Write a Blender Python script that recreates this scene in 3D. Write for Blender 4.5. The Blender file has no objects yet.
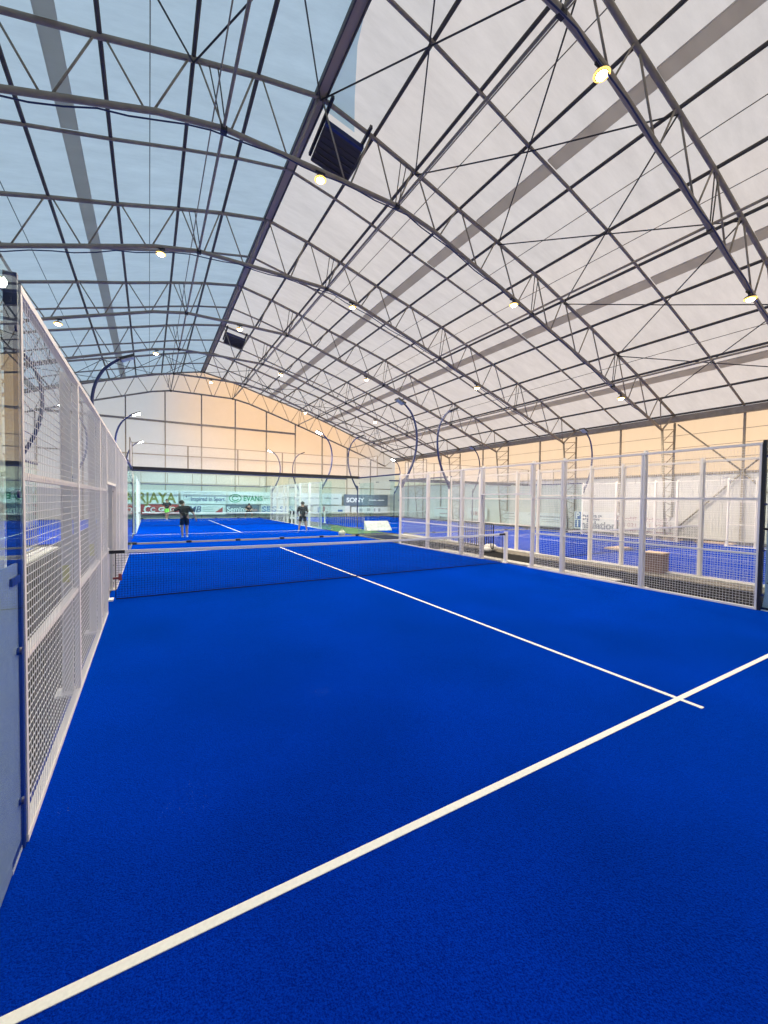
import bpy, bmesh, math, random
from mathutils import Vector, Matrix
random.seed(7)
C = bpy.context.scene.collection
PI = math.pi
sc = bpy.context.scene

# ------------------------------------------------------------------ materials
def mat(name, col, rough=0.5, metal=0.0, spec=0.5, noise=None, bump=None, coat=0.0):
    m = bpy.data.materials.new(name); m.use_nodes = True
    nt = m.node_tree; b = nt.nodes['Principled BSDF']
    b.inputs['Base Color'].default_value = (*col, 1)
    b.inputs['Roughness'].default_value = rough
    b.inputs['Metallic'].default_value = metal
    b.inputs['Specular IOR Level'].default_value = spec
    tc = nt.nodes.new('ShaderNodeTexCoord')
    if noise:
        scale, amt = noise
        n = nt.nodes.new('ShaderNodeTexNoise'); n.inputs['Scale'].default_value = scale
        n.inputs['Detail'].default_value = 6
        nt.links.new(tc.outputs['Object'], n.inputs['Vector'])
        mp = nt.nodes.new('ShaderNodeMapRange')
        mp.inputs['From Min'].default_value = .3; mp.inputs['From Max'].default_value = .7
        mp.inputs['To Min'].default_value = 1-amt; mp.inputs['To Max'].default_value = 1+amt
        nt.links.new(n.outputs['Fac'], mp.inputs['Value'])
        mx = nt.nodes.new('ShaderNodeMix'); mx.data_type = 'RGBA'; mx.blend_type = 'MULTIPLY'
        mx.inputs['Factor'].default_value = 1
        mx.inputs[6].default_value = (*col, 1)
        nt.links.new(mp.outputs['Result'], mx.inputs[7])
        nt.links.new(mx.outputs[2], b.inputs['Base Color'])
    if bump:
        scale, st = bump
        n2 = nt.nodes.new('ShaderNodeTexNoise'); n2.inputs['Scale'].default_value = scale
        nt.links.new(tc.outputs['Object'], n2.inputs['Vector'])
        bp = nt.nodes.new('ShaderNodeBump'); bp.inputs['Strength'].default_value = st
        nt.links.new(n2.outputs['Fac'], bp.inputs['Height'])
        nt.links.new(bp.outputs['Normal'], b.inputs['Normal'])
    return m

def emit(name, col, s):
    m = bpy.data.materials.new(name); m.use_nodes = True
    nt = m.node_tree; nt.nodes.clear()
    e = nt.nodes.new('ShaderNodeEmission'); o = nt.nodes.new('ShaderNodeOutputMaterial')
    e.inputs[0].default_value = (*col, 1); e.inputs[1].default_value = s
    nt.links.new(e.outputs[0], o.inputs[0]); return m

def fabric(name, col, trans=.75, sheer=0.0, dirt=.06):
    """translucent tent membrane: daylight outside glows through it"""
    m = bpy.data.materials.new(name); m.use_nodes = True
    nt = m.node_tree; nt.nodes.clear(); N = nt.nodes.new; L = nt.links.new
    tc = N('ShaderNodeTexCoord'); mp = N('ShaderNodeMapping'); mp.inputs['Scale'].default_value = (.35, 1.2, .35)
    n = N('ShaderNodeTexNoise'); n.inputs['Scale'].default_value = 1.6; n.inputs['Detail'].default_value = 9
    n.inputs['Roughness'].default_value = .72
    L(tc.outputs['Object'], mp.inputs[0]); L(mp.outputs[0], n.inputs['Vector'])
    mr = N('ShaderNodeMapRange'); mr.inputs['From Min'].default_value = .3; mr.inputs['From Max'].default_value = .75
    mr.inputs['To Min'].default_value = 1+dirt; mr.inputs['To Max'].default_value = 1-dirt
    L(n.outputs['Fac'], mr.inputs['Value'])
    mx = N('ShaderNodeMix'); mx.data_type = 'RGBA'; mx.blend_type = 'MULTIPLY'; mx.inputs['Factor'].default_value = 1
    mx.inputs[6].default_value = (*col, 1); L(mr.outputs['Result'], mx.inputs[7])
    t = N('ShaderNodeBsdfTranslucent'); d = N('ShaderNodeBsdfDiffuse')
    L(mx.outputs[2], t.inputs[0]); L(mx.outputs[2], d.inputs[0])
    ms = N('ShaderNodeMixShader'); ms.inputs[0].default_value = trans
    L(d.outputs[0], ms.inputs[1]); L(t.outputs[0], ms.inputs[2])
    out = ms
    if sheer > 0:
        tr = N('ShaderNodeBsdfTransparent'); tr.inputs[0].default_value = (1, 1, 1, 1)
        m2 = N('ShaderNodeMixShader'); m2.inputs[0].default_value = sheer
        L(ms.outputs[0], m2.inputs[1]); L(tr.outputs[0], m2.inputs[2]); out = m2
    o = N('ShaderNodeOutputMaterial'); L(out.outputs[0], o.inputs[0])
    return m

def glass(name, tint):
    m = bpy.data.materials.new(name); m.use_nodes = True
    nt = m.node_tree; nt.nodes.clear(); N = nt.nodes.new; L = nt.links.new
    tr = N('ShaderNodeBsdfTransparent'); tr.inputs[0].default_value = (*tint, 1)
    gl = N('ShaderNodeBsdfGlossy'); gl.inputs['Roughness'].default_value = 0.0
    gl.inputs[0].default_value = (.93, 1, .98, 1)
    lw = N('ShaderNodeLayerWeight'); lw.inputs['Blend'].default_value = .5
    pw = N('ShaderNodeMath'); pw.operation = 'POWER'; pw.inputs[1].default_value = 4.6
    L(lw.outputs['Facing'], pw.inputs[0])
    ma = N('ShaderNodeMath'); ma.operation = 'MULTIPLY_ADD'; ma.inputs[1].default_value = .62; ma.inputs[2].default_value = .022
    L(pw.outputs[0], ma.inputs[0])
    ms = N('ShaderNodeMixShader'); L(ma.outputs[0], ms.inputs[0]); L(tr.outputs[0], ms.inputs[1]); L(gl.outputs[0], ms.inputs[2])
    o = N('ShaderNodeOutputMaterial'); L(ms.outputs[0], o.inputs[0])
    return m

def turf_mat():
    m = bpy.data.materials.new('blue_turf'); m.use_nodes = True
    nt = m.node_tree; b = nt.nodes['Principled BSDF']; N = nt.nodes.new; L = nt.links.new
    tc = N('ShaderNodeTexCoord')
    n1 = N('ShaderNodeTexNoise'); n1.inputs['Scale'].default_value = 130; n1.inputs['Detail'].default_value = 5
    n2 = N('ShaderNodeTexNoise'); n2.inputs['Scale'].default_value = .55; n2.inputs['Detail'].default_value = 4
    L(tc.outputs['Object'], n1.inputs['Vector']); L(tc.outputs['Object'], n2.inputs['Vector'])
    r = N('ShaderNodeValToRGB')
    r.color_ramp.elements[0].position = .33; r.color_ramp.elements[0].color = (.0005, .0115, .215, 1)
    r.color_ramp.elements[1].position = .68; r.color_ramp.elements[1].color = (.0010, .032, .42, 1)
    L(n1.outputs['Fac'], r.inputs[0])
    mr = N('ShaderNodeMapRange'); mr.inputs['From Min'].default_value = .3; mr.inputs['From Max'].default_value = .7
    mr.inputs['To Min'].default_value = .76; mr.inputs['To Max'].default_value = 1.18
    L(n2.outputs['Fac'], mr.inputs['Value'])
    mx = N('ShaderNodeMix'); mx.data_type = 'RGBA'; mx.blend_type = 'MULTIPLY'; mx.inputs['Factor'].default_value = 1
    L(r.outputs[0], mx.inputs[6]); L(mr.outputs['Result'], mx.inputs[7])
    # specks of white silica sand
    v = N('ShaderNodeTexNoise'); v.inputs['Scale'].default_value = 190; v.inputs['Detail'].default_value = 2
    L(tc.outputs['Object'], v.inputs['Vector'])
    v2 = N('ShaderNodeTexNoise'); v2.inputs['Scale'].default_value = 1.1; L(tc.outputs['Object'], v2.inputs['Vector'])
    mm = N('ShaderNodeMath'); mm.operation = 'MULTIPLY'; L(v.outputs['Fac'], mm.inputs[0]); L(v2.outputs['Fac'], mm.inputs[1])
    gt = N('ShaderNodeMath'); gt.operation = 'GREATER_THAN'; gt.inputs[1].default_value = .535; L(mm.outputs[0], gt.inputs[0])
    ms = N('ShaderNodeMix'); ms.data_type = 'RGBA'; L(gt.outputs[0], ms.inputs['Factor'])
    L(mx.outputs[2], ms.inputs[6]); ms.inputs[7].default_value = (.35, .45, .6, 1)
    L(ms.outputs[2], b.inputs['Base Color'])
    b.inputs['Roughness'].default_value = .95; b.inputs['Specular IOR Level'].default_value = .0
    b.inputs['Sheen Weight'].default_value = .8; b.inputs['Sheen Roughness'].default_value = .4; b.inputs['Sheen Tint'].default_value = (.0, .15, .9, 1)
    bp = N('ShaderNodeBump'); bp.inputs['Strength'].default_value = .45; bp.inputs['Distance'].default_value = .02
    L(n1.outputs['Fac'], bp.inputs['Height']); L(bp.outputs['Normal'], b.inputs['Normal'])
    return m

M = dict(
    steel=mat('galvanised_steel', (.33, .285, .225), .6, .0, .3, (5, .12)),
    purlin=mat('dark_purlin_steel', (.10, .092, .082), .6, .0, .3, (6, .1)),
    rod=mat('brace_rod_steel', (.06, .06, .065), .5, .5),
    strap=mat('grey_seam_tape', (.34, .33, .32), .8, 0, .2, (3, .08)),
    belt=fabric('seam_belt_fabric', (.66, .63, .60), .9, 0, .05),
    white=mat('white_powder_coat', (.86, .81, .76), .42, 0, .4, (3, .03)),
    wire=mat('white_wire', (.84, .82, .80), .4),
    navy=mat('navy_powder_coat', (.012, .022, .10), .4, 0, .5),
    blackm=mat('black_metal', (.018, .019, .025), .45, .2),
    black=mat('black_net_cord', (.010, .011, .02), .85, 0, .1),
    concrete=mat('dark_concrete', (.042, .039, .036), .9, 0, .2, (4, .45), (30, .3)),
    ridge=mat('ridge_grey_paint', (.50, .40, .26), .6, 0, .3),
    rubber=mat('black_rubber', (.012, .012, .013), .9, 0, .1, (30, .3)),
    gravel=mat('grey_brown_gravel', (.17, .155, .135), .95, 0, .1, (9, .4), (60, .4)),
    kerb=mat('pale_kerb', (.50, .48, .45), .85, 0, .2, (6, .2)),
    line=mat('white_line_turf', (.86, .85, .79), .9, 0, .1, (60, .05), (90, .3)),
    wall=mat('white_wall_panel', (.64, .63, .61), .75, 0, .2, (1.2, .03)),
    band=mat('white_net_tape', (.82, .80, .77), .7),
    turf=turf_mat(),
    glass=glass('court_glass', (.90, .965, .96)),
    board=mat('pale_grey_board', (.44, .46, .50), .6, 0, .3, (20, .05)),
    banner=mat('banner_white', (.70, .72, .74), .6),
    gold=mat('ink_olive_gold', (.25, .24, .06), .6), red=mat('ink_red', (.42, .05, .06), .6),
    navyink=mat('ink_navy', (.04, .07, .20), .6), green=mat('ink_green', (.03, .26, .13), .6),
    greyink=mat('ink_grey', (.35, .37, .40), .6), blueink=mat('ink_blue', (.05, .14, .40), .6),
    whiteink=mat('ink_white', (.82, .83, .86), .6), mauve=mat('ink_mauve', (.36, .22, .24), .6),
    slate=mat('ink_slate', (.13, .16, .22), .6), darkbrown=mat('ink_dark', (.07, .06, .07), .6),
    skin=mat('skin', (.50, .29, .20), .6), hair=mat('hair', (.02, .015, .012), .8),
    blackcloth=mat('black_cloth', (.018, .019, .026), .85, 0, .2, (40, .2)),
    lime=mat('lime_cloth', (.22, .75, .08), .8), shoe=mat('white_shoe', (.75, .75, .75), .6),
    tan=mat('tan_mat', (.60, .45, .33), .9, 0, .1, (8, .12)), wicker=mat('brown_wicker', (.28, .19, .15), .8, 0, .2, (40, .3)),
    yellow=mat('yellow_sticker', (.75, .72, .16), .6), ball=mat('ball_felt', (.65, .8, .15), .9),
    redplastic=mat('red_handle', (.30, .06, .06), .5), louvre=mat('dark_louvre', (.06, .052, .042), .7, .0),
    greenturf=mat('green_turf', (.07, .13, .06), .95, 0, .1, (30, .35)),
    bagcloth=mat('cream_bag', (.70, .60, .48), .8, 0, .2, (12, .12)),
    roofL=fabric('roof_membrane', (.84, .83, .81), .92, 0, .10),
    gable=fabric('sheer_wall_membrane', (.86, .86, .84), .70, .34, .04),
    sidef=fabric('side_wall_membrane', (.86, .85, .80), .86, .15, .03),
    skytint=fabric('sky_tinted_sheet', (.50, .74, .90), .8, .12, .04),  # blue tint stands in for sky showing through the open vent
    ring=emit('warm_glare_glow', (1, .62, .16), 2.2),  # emissive colour imitating the yellow glare around the lamps
    lens=emit('warm_lamp_lens', (1, .86, .58), 60), lensw=emit('cool_lamp_lens', (.88, .96, 1), 45),
    lensoff=mat('unlit_lens', (.5, .55, .6), .15),
)

# ------------------------------------------------------------------ mesh builder
class MB:
    def __init__(s): s.v = []; s.f = []; s.sm = []
    def quad_faces(s, b, fs, sm=False):
        for f in fs: s.f.append(tuple(b+i for i in f)); s.sm.append(sm)
    def box(s, c, d, rz=0, mtx=None):
        b = len(s.v); cx, cy, cz = c; x, y, z = d[0]/2, d[1]/2, d[2]/2
        ca, sa = math.cos(rz), math.sin(rz)
        for k in (-z, z):
            for (i, j) in ((-x, -y), (x, -y), (x, y), (-x, y)):
                p = Vector((cx+i*ca-j*sa, cy+i*sa+j*ca, cz+k))
                s.v.append(tuple(mtx @ p if mtx else p))
        s.quad_faces(b, ((3, 2, 1, 0), (4, 5, 6, 7), (0, 1, 5, 4), (1, 2, 6, 5), (2, 3, 7, 6), (3, 0, 4, 7))); return s
    def tube(s, a, e, r, n=8, r2=None, caps=True):
        a = Vector(a); e = Vector(e); return s.path([a, e], r, n, caps, r2)
    def path(s, pts, r, n=8, caps=True, r2=None):
        pts = [Vector(p) for p in pts]; b = len(s.v); m = len(pts)
        d0 = (pts[1]-pts[0]).normalized()
        up = Vector((0, 0, 1)) if abs(d0.z) < .95 else Vector((1, 0, 0))
        u = d0.cross(up).normalized()
        for i, p in enumerate(pts):
            d = ((pts[min(i+1, m-1)]-p).normalized()+(p-pts[max(i-1, 0)]).normalized()).normalized()
            u = (u-d*u.dot(d)).normalized(); w = d.cross(u)
            rr = r if r2 is None else r+(r2-r)*i/(m-1)
            for k in range(n):
                t = 2*PI*(k+.5)/n; s.v.append(tuple(p+u*math.cos(t)*rr+w*math.sin(t)*rr))
        for i in range(m-1):
            for k in range(n):
                k2 = (k+1) % n
                s.f.append((b+i*n+k, b+i*n+k2, b+(i+1)*n+k2, b+(i+1)*n+k)); s.sm.append(n > 4)
        if caps:
            s.f.append(tuple(b+k for k in reversed(range(n)))); s.sm.append(False)
            s.f.append(tuple(b+(m-1)*n+k for k in range(n))); s.sm.append(False)
        return s
    def bar(s, a, e, wd, ht):
        """rectangular bar from a to e: ht measured upwards, wd sideways"""
        a = Vector(a); e = Vector(e); d = (e-a).normalized()
        side = d.cross(Vector((0, 0, 1)))
        side = side.normalized() if side.length > 1e-4 else Vector((1, 0, 0))
        up = side.cross(d); b = len(s.v)
        for p in (a, e):
            for (i, j) in ((-1, -1), (1, -1), (1, 1), (-1, 1)):
                s.v.append(tuple(p+side*i*wd/2+up*j*ht/2))
        s.quad_faces(b, ((0, 1, 2, 3), (7, 6, 5, 4), (4, 5, 1, 0), (5, 6, 2, 1), (6, 7, 3, 2), (7, 4, 0, 3))); return s
    def prism(s, poly, ext):
        """poly: 3-D outline, ext: extrusion vector"""
        b = len(s.v); n = len(poly); ext = Vector(ext)
        for p in poly: s.v.append(tuple(Vector(p)))
        for p in poly: s.v.append(tuple(Vector(p)+ext))
        s.f.append(tuple(b+i for i in reversed(range(n)))); s.sm.append(False)
        s.f.append(tuple(b+n+i for i in range(n))); s.sm.append(False)
        for i in range(n):
            j = (i+1) % n; s.f.append((b+i, b+j, b+n+j, b+n+i)); s.sm.append(False)
        return s
    def sphere(s, c, r, sx=1, sy=1, sz=1, n=10, m=7, squash=None):
        b = len(s.v)
        for i in range(m+1):
            ph = PI*i/m
            for k in range(n):
                t = 2*PI*k/n
                s.v.append((c[0]+r*sx*math.sin(ph)*math.cos(t), c[1]+r*sy*math.sin(ph)*math.sin(t), c[2]+r*sz*math.cos(ph)))
        for i in range(m):
            for k in range(n):
                k2 = (k+1) % n
                s.f.append((b+i*n+k, b+(i+1)*n+k, b+(i+1)*n+k2, b+i*n+k2)); s.sm.append(True)
        return s
    def sheet(s, rows):
        b = len(s.v); n = len(rows[0])
        for r in rows:
            for p in r: s.v.append(tuple(p))
        for i in range(len(rows)-1):
            for k in range(n-1):
                s.f.append((b+i*n+k, b+i*n+k+1, b+(i+1)*n+k+1, b+(i+1)*n+k)); s.sm.append(False)
        return s
    def mesh(s, name, m):
        me = bpy.data.meshes.new(name); me.from_pydata(s.v, [], s.f); me.validate()
        if len(me.polygons) == len(s.sm): me.polygons.foreach_set('use_smooth', s.sm)
        me.materials.append(m); me.update(); return me
    def build(s, name, m, parent=None, loc=None, origin=None):
        if origin is not None:
            o0 = Vector(origin); s.v = [tuple(Vector(p)-o0) for p in s.v]; loc = origin
        o = bpy.data.objects.new(name, s.mesh(name, m)); C.objects.link(o)
        if loc is not None: o.location = loc
        if parent: o.parent = parent
        return o

def tag(o, label, cat, group=None):
    o['label'] = label; o['category'] = cat; o['kind'] = 'thing'
    if group: o['group'] = group
    return o
def struct(o, label=None):
    o['kind'] = 'structure'
    if label: o['label'] = label
    return o
def thing(name, label, cat, loc=(0, 0, 0), rz=0, group=None):
    o = bpy.data.objects.new(name, None); C.objects.link(o); o.empty_display_size = .2
    o.location = loc; o.rotation_euler = (0, 0, rz); return tag(o, label, cat, group)
def put(name, me, parent, loc=(0, 0, 0), rz=0):
    o = bpy.data.objects.new(name, me); C.objects.link(o); o.parent = parent; o.location = loc
    o.rotation_euler = (0, 0, rz); return o
def dup(root, loc, rz, label, group=None):
    r = root.copy(); C.objects.link(r); r.location = loc; r.rotation_euler = (0, 0, rz); r['label'] = label
    if group: r['group'] = group
    for ch in root.children:
        c = ch.copy(); C.objects.link(c); c.parent = r
        for g in ch.children:
            d = g.copy(); C.objects.link(d); d.parent = c
    return r
ORD = ['first', 'second', 'third', 'fourth', 'fifth', 'sixth', 'seventh', 'eighth', 'ninth', 'tenth', 'eleventh', 'twelfth']

# ------------------------------------------------------------------ hall geometry
Y0, Y1 = -16.0, 33.2          # ends of the hall
XW = 21.6                     # side walls
PROF = [(0, 13.74), (1.8, 13.38), (3.4, 12.97), (5.35, 12.42), (7.3, 11.92), (9.45, 11.32), (11.35, 10.68),
        (13.33, 10.0), (15.5, 9.2), (17.45, 8.46), (19.6, 7.55), (21.3, 6.86)]
BOT = [(0, 11.62), (2.68, 11.60), (4.2, 11.30), (8.2, 10.03), (14.55, 7.86), (20.0, 5.93)]
def interp(tab, x):
    x = abs(x)
    for (a, za), (b, zb) in zip(tab, tab[1:]):
        if x <= b: return za+(zb-za)*(x-a)/(b-a)
    (a, za), (b, zb) = tab[-2:]
    return za+(zb-za)*(x-a)/(b-a)
top = lambda x: interp(PROF, x)
bot = lambda x: interp(BOT, x)
TY = [-3.4, 2.75, 8.85, 15.0, 21.0, 27.0, 32.85]
RY = [-.35, 5.8, 11.9, 18.0, 24.0, 30.0]

# floor and walls
o = MB().box(((0), (Y0+Y1)/2, -.1), (2*XW+.4, Y1-Y0+.4, .16)).build('floor', M['concrete']); struct(o, 'dark concrete hall floor between the blue courts')
def side_wall(s, nm):
    m = MB().box((s*XW, (Y0+Y1)/2, 1.75), (.12, Y1-Y0, 3.5))
    for z in (1.2, 2.35): m.box((s*(XW-.065), (Y0+Y1)/2, z), (.012, Y1-Y0, .02))
    w = struct(m.build(nm, M['wall']), 'white panelled lower side wall with translucent sheeting above')
    MB().box((s*(XW-.02), (Y0+Y1)/2, 3.55), (.22, Y1-Y0, .12)).build('sill', M['steel'], w)
    MB().sheet([[(s*XW, Y0, 3.55), (s*XW, Y1, 3.55)], [(s*XW, Y0, 6.9), (s*XW, Y1, 6.9)]]).build('translucent_band', M['sidef'], w)
    g = MB()
    for z in (4.35, 5.05, 5.75): g.tube((s*(XW-.05), Y0, z), (s*(XW-.05), Y1, z), .012, 6)
    g.build('seam_line', M['strap'], w)
    return w
side_wall(1, 'wall_right'); side_wall(-1, 'wall_left')
def gable(y, nm, lab):
    w = struct(MB().box((0, y+.06, 1.3), (2*XW, .12, 2.6)).build(nm, M['wall']), lab)
    xs = [-XW]+[-p[0] for p in reversed(PROF[1:])]+[p[0] for p in PROF]+[XW]
    MB().sheet([[(x, y+.05, 2.6) for x in xs], [(x, y+.05, top(x)+.1 if abs(x) < 21.5 else 6.8) for x in xs]]).build('translucent_sheet', M['gable'], w)
    return w
gable(Y1, 'wall_back', 'far gable wall of pale sheer sheeting glowing orange towards the right')
gable(Y0-.1, 'wall_front', 'gable wall of pale sheeting at the near end')
# roof membranes
for s, nm, lab in ((-1, 'ceiling', 'left roof slope of translucent membrane tinted blue by the sky'), (1, 'ceiling', 'right roof slope of translucent membrane glowing pinkish')):
    rows = [[(s*x, y, z+.13) for (x, z) in PROF+[(XW+.1, 6.74)]] for y in (Y0, Y1+.1)]
    struct(MB().sheet(rows).build(nm, M['roofL']), lab)
# ridge beam, purlins, seams, straps
rb = tag(MB().box((0, (Y0+Y1)/2, 13.78), (.26, Y1-Y0, .10)).build('ridge_beam', M['ridge']), 'wide grey ridge beam along the top of the roof', 'beam')
for dx in (-.15, .15): MB().box((dx, (Y0+Y1)/2, 13.76), (.045, Y1-Y0, .16)).build('edge_angle', M['purlin'], rb)
for s, side in ((-1, 'left'), (1, 'right')):
    for i, (x, z) in enumerate(PROF[1:]):
        pm = MB().tube((s*x, Y0, z+.05), (s*x, Y1, z+.05), .055, 8)
        tag(pm.build('roof_purlin', M['purlin']), f'{ORD[i]} long dark steel roof purlin to the {side} of the ridge', 'purlin', f'roof purlins on the {side} slope')
    for i, x in enumerate((6.3, 12.3, 18.1)):
        z = top(x); dz = (top(x+.2)-top(x-.2))
        m = MB()
        ys = [Y0]+sorted(TY+RY)
        for a, b in zip(ys, ys[1:]+[Y1]):
            e0 = .0 if a == Y0 else .07
            m.prism([(s*(x-.2), a+e0, top(x-.2)+.03), (s*(x+.2), a+e0, top(x+.2)+.03), (s*(x+.2), b-.07, top(x+.2)+.03), (s*(x-.2), b-.07, top(x-.2)+.03)], (0, 0, .05))
        tag(m.build('seam_strap', M['belt']), f'{ORD[i]} wide flat grey seam strap along the roof {side} of the ridge', 'strap', f'seam straps on the {side} slope')
    for i, x in enumerate((4.35, 8.4, 10.3, 16.4)):
        m = MB().tube((s*x, Y0, top(x)+.09), (s*x, Y1, top(x)+.09), .013, 6)
        tag(m.build('roof_cable', M['purlin']), f'{ORD[i]} thin cable running lengthwise under the membrane {side} of the ridge', 'cable', f'thin lengthwise cables on the {side} slope')
    for i, x in enumerate((2.68, 9.2, 15.1)):
        m = MB().tube((s*x, Y0, bot(x)+.02), (s*x, 32.85, bot(x)+.02), .04, 8)
        if i == 0: m.tube((s*(x+.25), Y0, bot(x)+.25), (s*(x+.25), 32.85, bot(x)+.25), .018, 6)
        tag(m.build('tie_tube', M['steel']), f'{ORD[i]} long tie tube joining the truss bottom chords {side} of the ridge', 'tube', f'lengthwise tie tubes on the {side} side')
    tag(MB().box((s*21.35, (Y0+Y1)/2, 6.68), (.16, Y1-Y0, .30)).box((s*21.36, (Y0+Y1)/2, 6.52), (.2, Y1-Y0, .05)).build('eave_beam', M['steel']),
        f'deep grey eave beam above the {side} wall', 'beam')

# trusses
def pts_top(): return [(-x, z) for (x, z) in reversed(PROF[1:])]+PROF
def pts_bot(): return [(-x, z) for (x, z) in reversed(BOT[1:])]+BOT
def make_truss(y, label):
    t = thing('roof_truss', label, 'truss', (0, y, 0), 0, 'arched steel roof trusses')
    MB().path([(x, 0, z) for x, z in pts_top()], .07, 8).build('top_chord', M['steel'], t)
    MB().path([(x, 0, z) for x, z in pts_bot()], .075, 8).build('bottom_chord', M['steel'], t)
    P = [p[0] for p in PROF]
    for s in (-1, 1):
        for i in range(len(P)-1):
            xm = (P[i]+P[i+1])/2
            if xm > 20: xm = 19.95
            a = P[i]+.12 if i else 0.06
            for xa, xb in ((a, xm-.1), (P[i+1]-.12, xm+.1)):
                if i == len(P)-2 and xa > 20: xb = 20.0
                MB().tube((s*xa, 0, top(xa)-.03), (s*xb, 0, bot(min(xb, 20))+.03), .027, 6).build('web_member', M['steel'], t)
        for xs in (2.68, 9.3, 15.2):
            for dx in (-.11, .11):
                MB().tube((s*(xs+.25+dx), 0, top(xs+.25)-.03), (s*(xs+dx*.5), 0, bot(xs)), .018, 6).build('splice_rod', M['purlin'], t)
            MB().box((s*xs, 0, bot(xs)-.02), (.16, .14, .14)).build('splice_clamp', M['blackm'], t)
    return t
wh = ['nearest the camera overhead', 'second from the camera, just beyond the near net', 'third from the camera', 'fourth from the camera', 'fifth from the camera', 'sixth from the camera', 'standing against the far gable wall']
tr0 = make_truss(TY[0], 'grey arched steel roof truss '+wh[0])
for y, w in zip(TY[1:], wh[1:]): dup(tr0, (0, y, 0), 0, 'grey arched steel roof truss '+w)
for i, y in enumerate(RY):
    m = MB().path([(x, y, z) for x, z in pts_top()], .05, 8)
    tag(m.build('roof_rib', M['steel']), f'single-tube arched roof rib between trusses, {ORD[i]} from the camera', 'rib', 'single-tube roof ribs')
# cross bracing in the bay between the two nearest trusses, and in the last bay
def brace(a, b, lab):
    tag(MB().tube(a, b, .022, 6).build('brace_rod', M['rod']), lab, 'rod', 'crossed roof brace rods')
nodes = [0, 3.4, 7.3, 11.35, 15.5, 19.6]
for (ya, yb, bay) in ((TY[0], TY[1], 'nearest'), (TY[5], TY[6], 'farthest')):
    for s, side in ((-1, 'left'), (1, 'right')):
        for i in range(5):
            xa, xb = nodes[i], nodes[i+1]; xm = (xa+xb)/2; ym = (ya+yb)/2
            za, zb = top(xa)-.09, top(xb)-.09
            # rods follow the slope: through the rib at mid-bay
            for k, (p, q) in enumerate(((xa, xb), (xb, xa))):
                zp, zq = (za, zb) if k == 0 else (zb, za)
                d = 'rising away from' if k == 0 else 'falling away from'
                m = MB().path([(s*p, ya, zp), (s*xm, ym, top(xm)-.09-k*.05), (s*q, yb, zq)], .022, 6)
                way = 'towards the eave' if k == 0 else 'towards the ridge'
                tag(m.build('brace_rod', M['rod']), f'thin roof brace rod running {way} in {bay} bay, {ORD[i]} cross {side} of ridge', 'rod', 'crossed roof brace rods')

# lattice columns along the side walls + plain posts
def lattice_column(s, y, lab):
    t = thing('lattice_column', lab, 'column', (s*21.0, y, 0), 0, 'lattice wall columns')
    if s < 0: t.rotation_euler = (0, 0, PI)
    A = lambda f: Vector((-.35+(-.65)*f, 0, 5.93*f)); B = lambda f: Vector((.36, 0, 6.45*f))
    MB().tube(A(0), A(1), .06, 8).build('inner_leg', M['steel'], t)
    MB().tube(B(0), B(1), .06, 8).build('outer_leg', M['steel'], t)
    m = MB(); n = 9
    for i in range(n):
        a, b = (i/n, (i+.5)/n)
        m.tube(A(a), B(b), .022, 6); m.tube(B(b), A((i+1)/n), .022, 6)
    m.build('lacing', M['steel'], t)
    MB().tube(A(1), (.3, 0, 6.9), .035, 8).build('knee_brace', M['steel'], t)
    MB().box((-.05, 0, .01), (.9, .25, .02)).build('base_plate', M['steel'], t)
    return t
col0 = None
for s, side in ((1, 'right'), (-1, 'left')):
    for i, y in enumerate(TY[:-1] if s > 0 else TY[2:-1]):
        lab = f'grey lattice steel column on the {side} wall, {ORD[i]} from the camera'
        if col0 is None: col0 = lattice_column(s, y, lab)
        else: dup(col0, (s*21.0, y, 0), 0 if s > 0 else PI, lab)
for i, y in enumerate(RY):
    tag(MB().box((21.42, y, 3.3), (.09, .09, 6.6)).build('wall_post', M['steel'], origin=(21.42, y, 0)),
        f'plain grey steel post against the right wall, {ORD[i]} from the camera', 'post', 'plain posts of the right wall')
for j, (a, b) in enumerate((((21.38, 2.6, 6.35), (21.38, -.3, 3.6)), ((21.38, -3.3, 6.35), (21.38, -.4, 3.6)), ((21.38, -.3, 3.45), (21.38, 2.5, .5)), ((21.38, -.4, 3.45), (21.38, -3.2, .5)))):
    labs = ['diagonal tube from the second column top down to the sill', 'diagonal tube from the nearest column top down to the sill',
            'diagonal tube against the lower right wall beside the second column', 'diagonal tube against the lower right wall beside the nearest column']
    tag(MB().tube(a, b, .04, 8).build('wall_brace', M['steel']), labs[j]+' on right', 'brace', 'right wall diagonal braces')
# gable posts and girts
gx = [-.1+3.03*k for k in range(-6, 7)]
for i, x in enumerate(gx):
    h = bot(x) if abs(x) < 20 else 6
    tag(MB().box((x, 33.0, h/2), (.1, .1, h)).build('gable_post', M['steel'], origin=(x, 33.0, 0)),
        f'upright steel post of the far gable, {("number "+ORD[i]) if False else ORD[i] if i < 12 else "last"} from the left', 'post', 'upright posts of the far gable')
for z, x0, x1, r, lab in ((8.78, -12.2, 8.99, .09, 'thick grey girt across the far gable at mid height'), (5.75, -21, 21, .05, 'grey girt across the far gable above the mesh tops'),
                          (3.2, -21, 21, .05, 'lowest grey girt across the far gable above the banners')):
    tag(MB().box(((x0+x1)/2, 32.98, z), (x1-x0, .08, r*2)).build('gable_girt', M['steel']), lab, 'girt', 'girts of the far gable')

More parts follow.
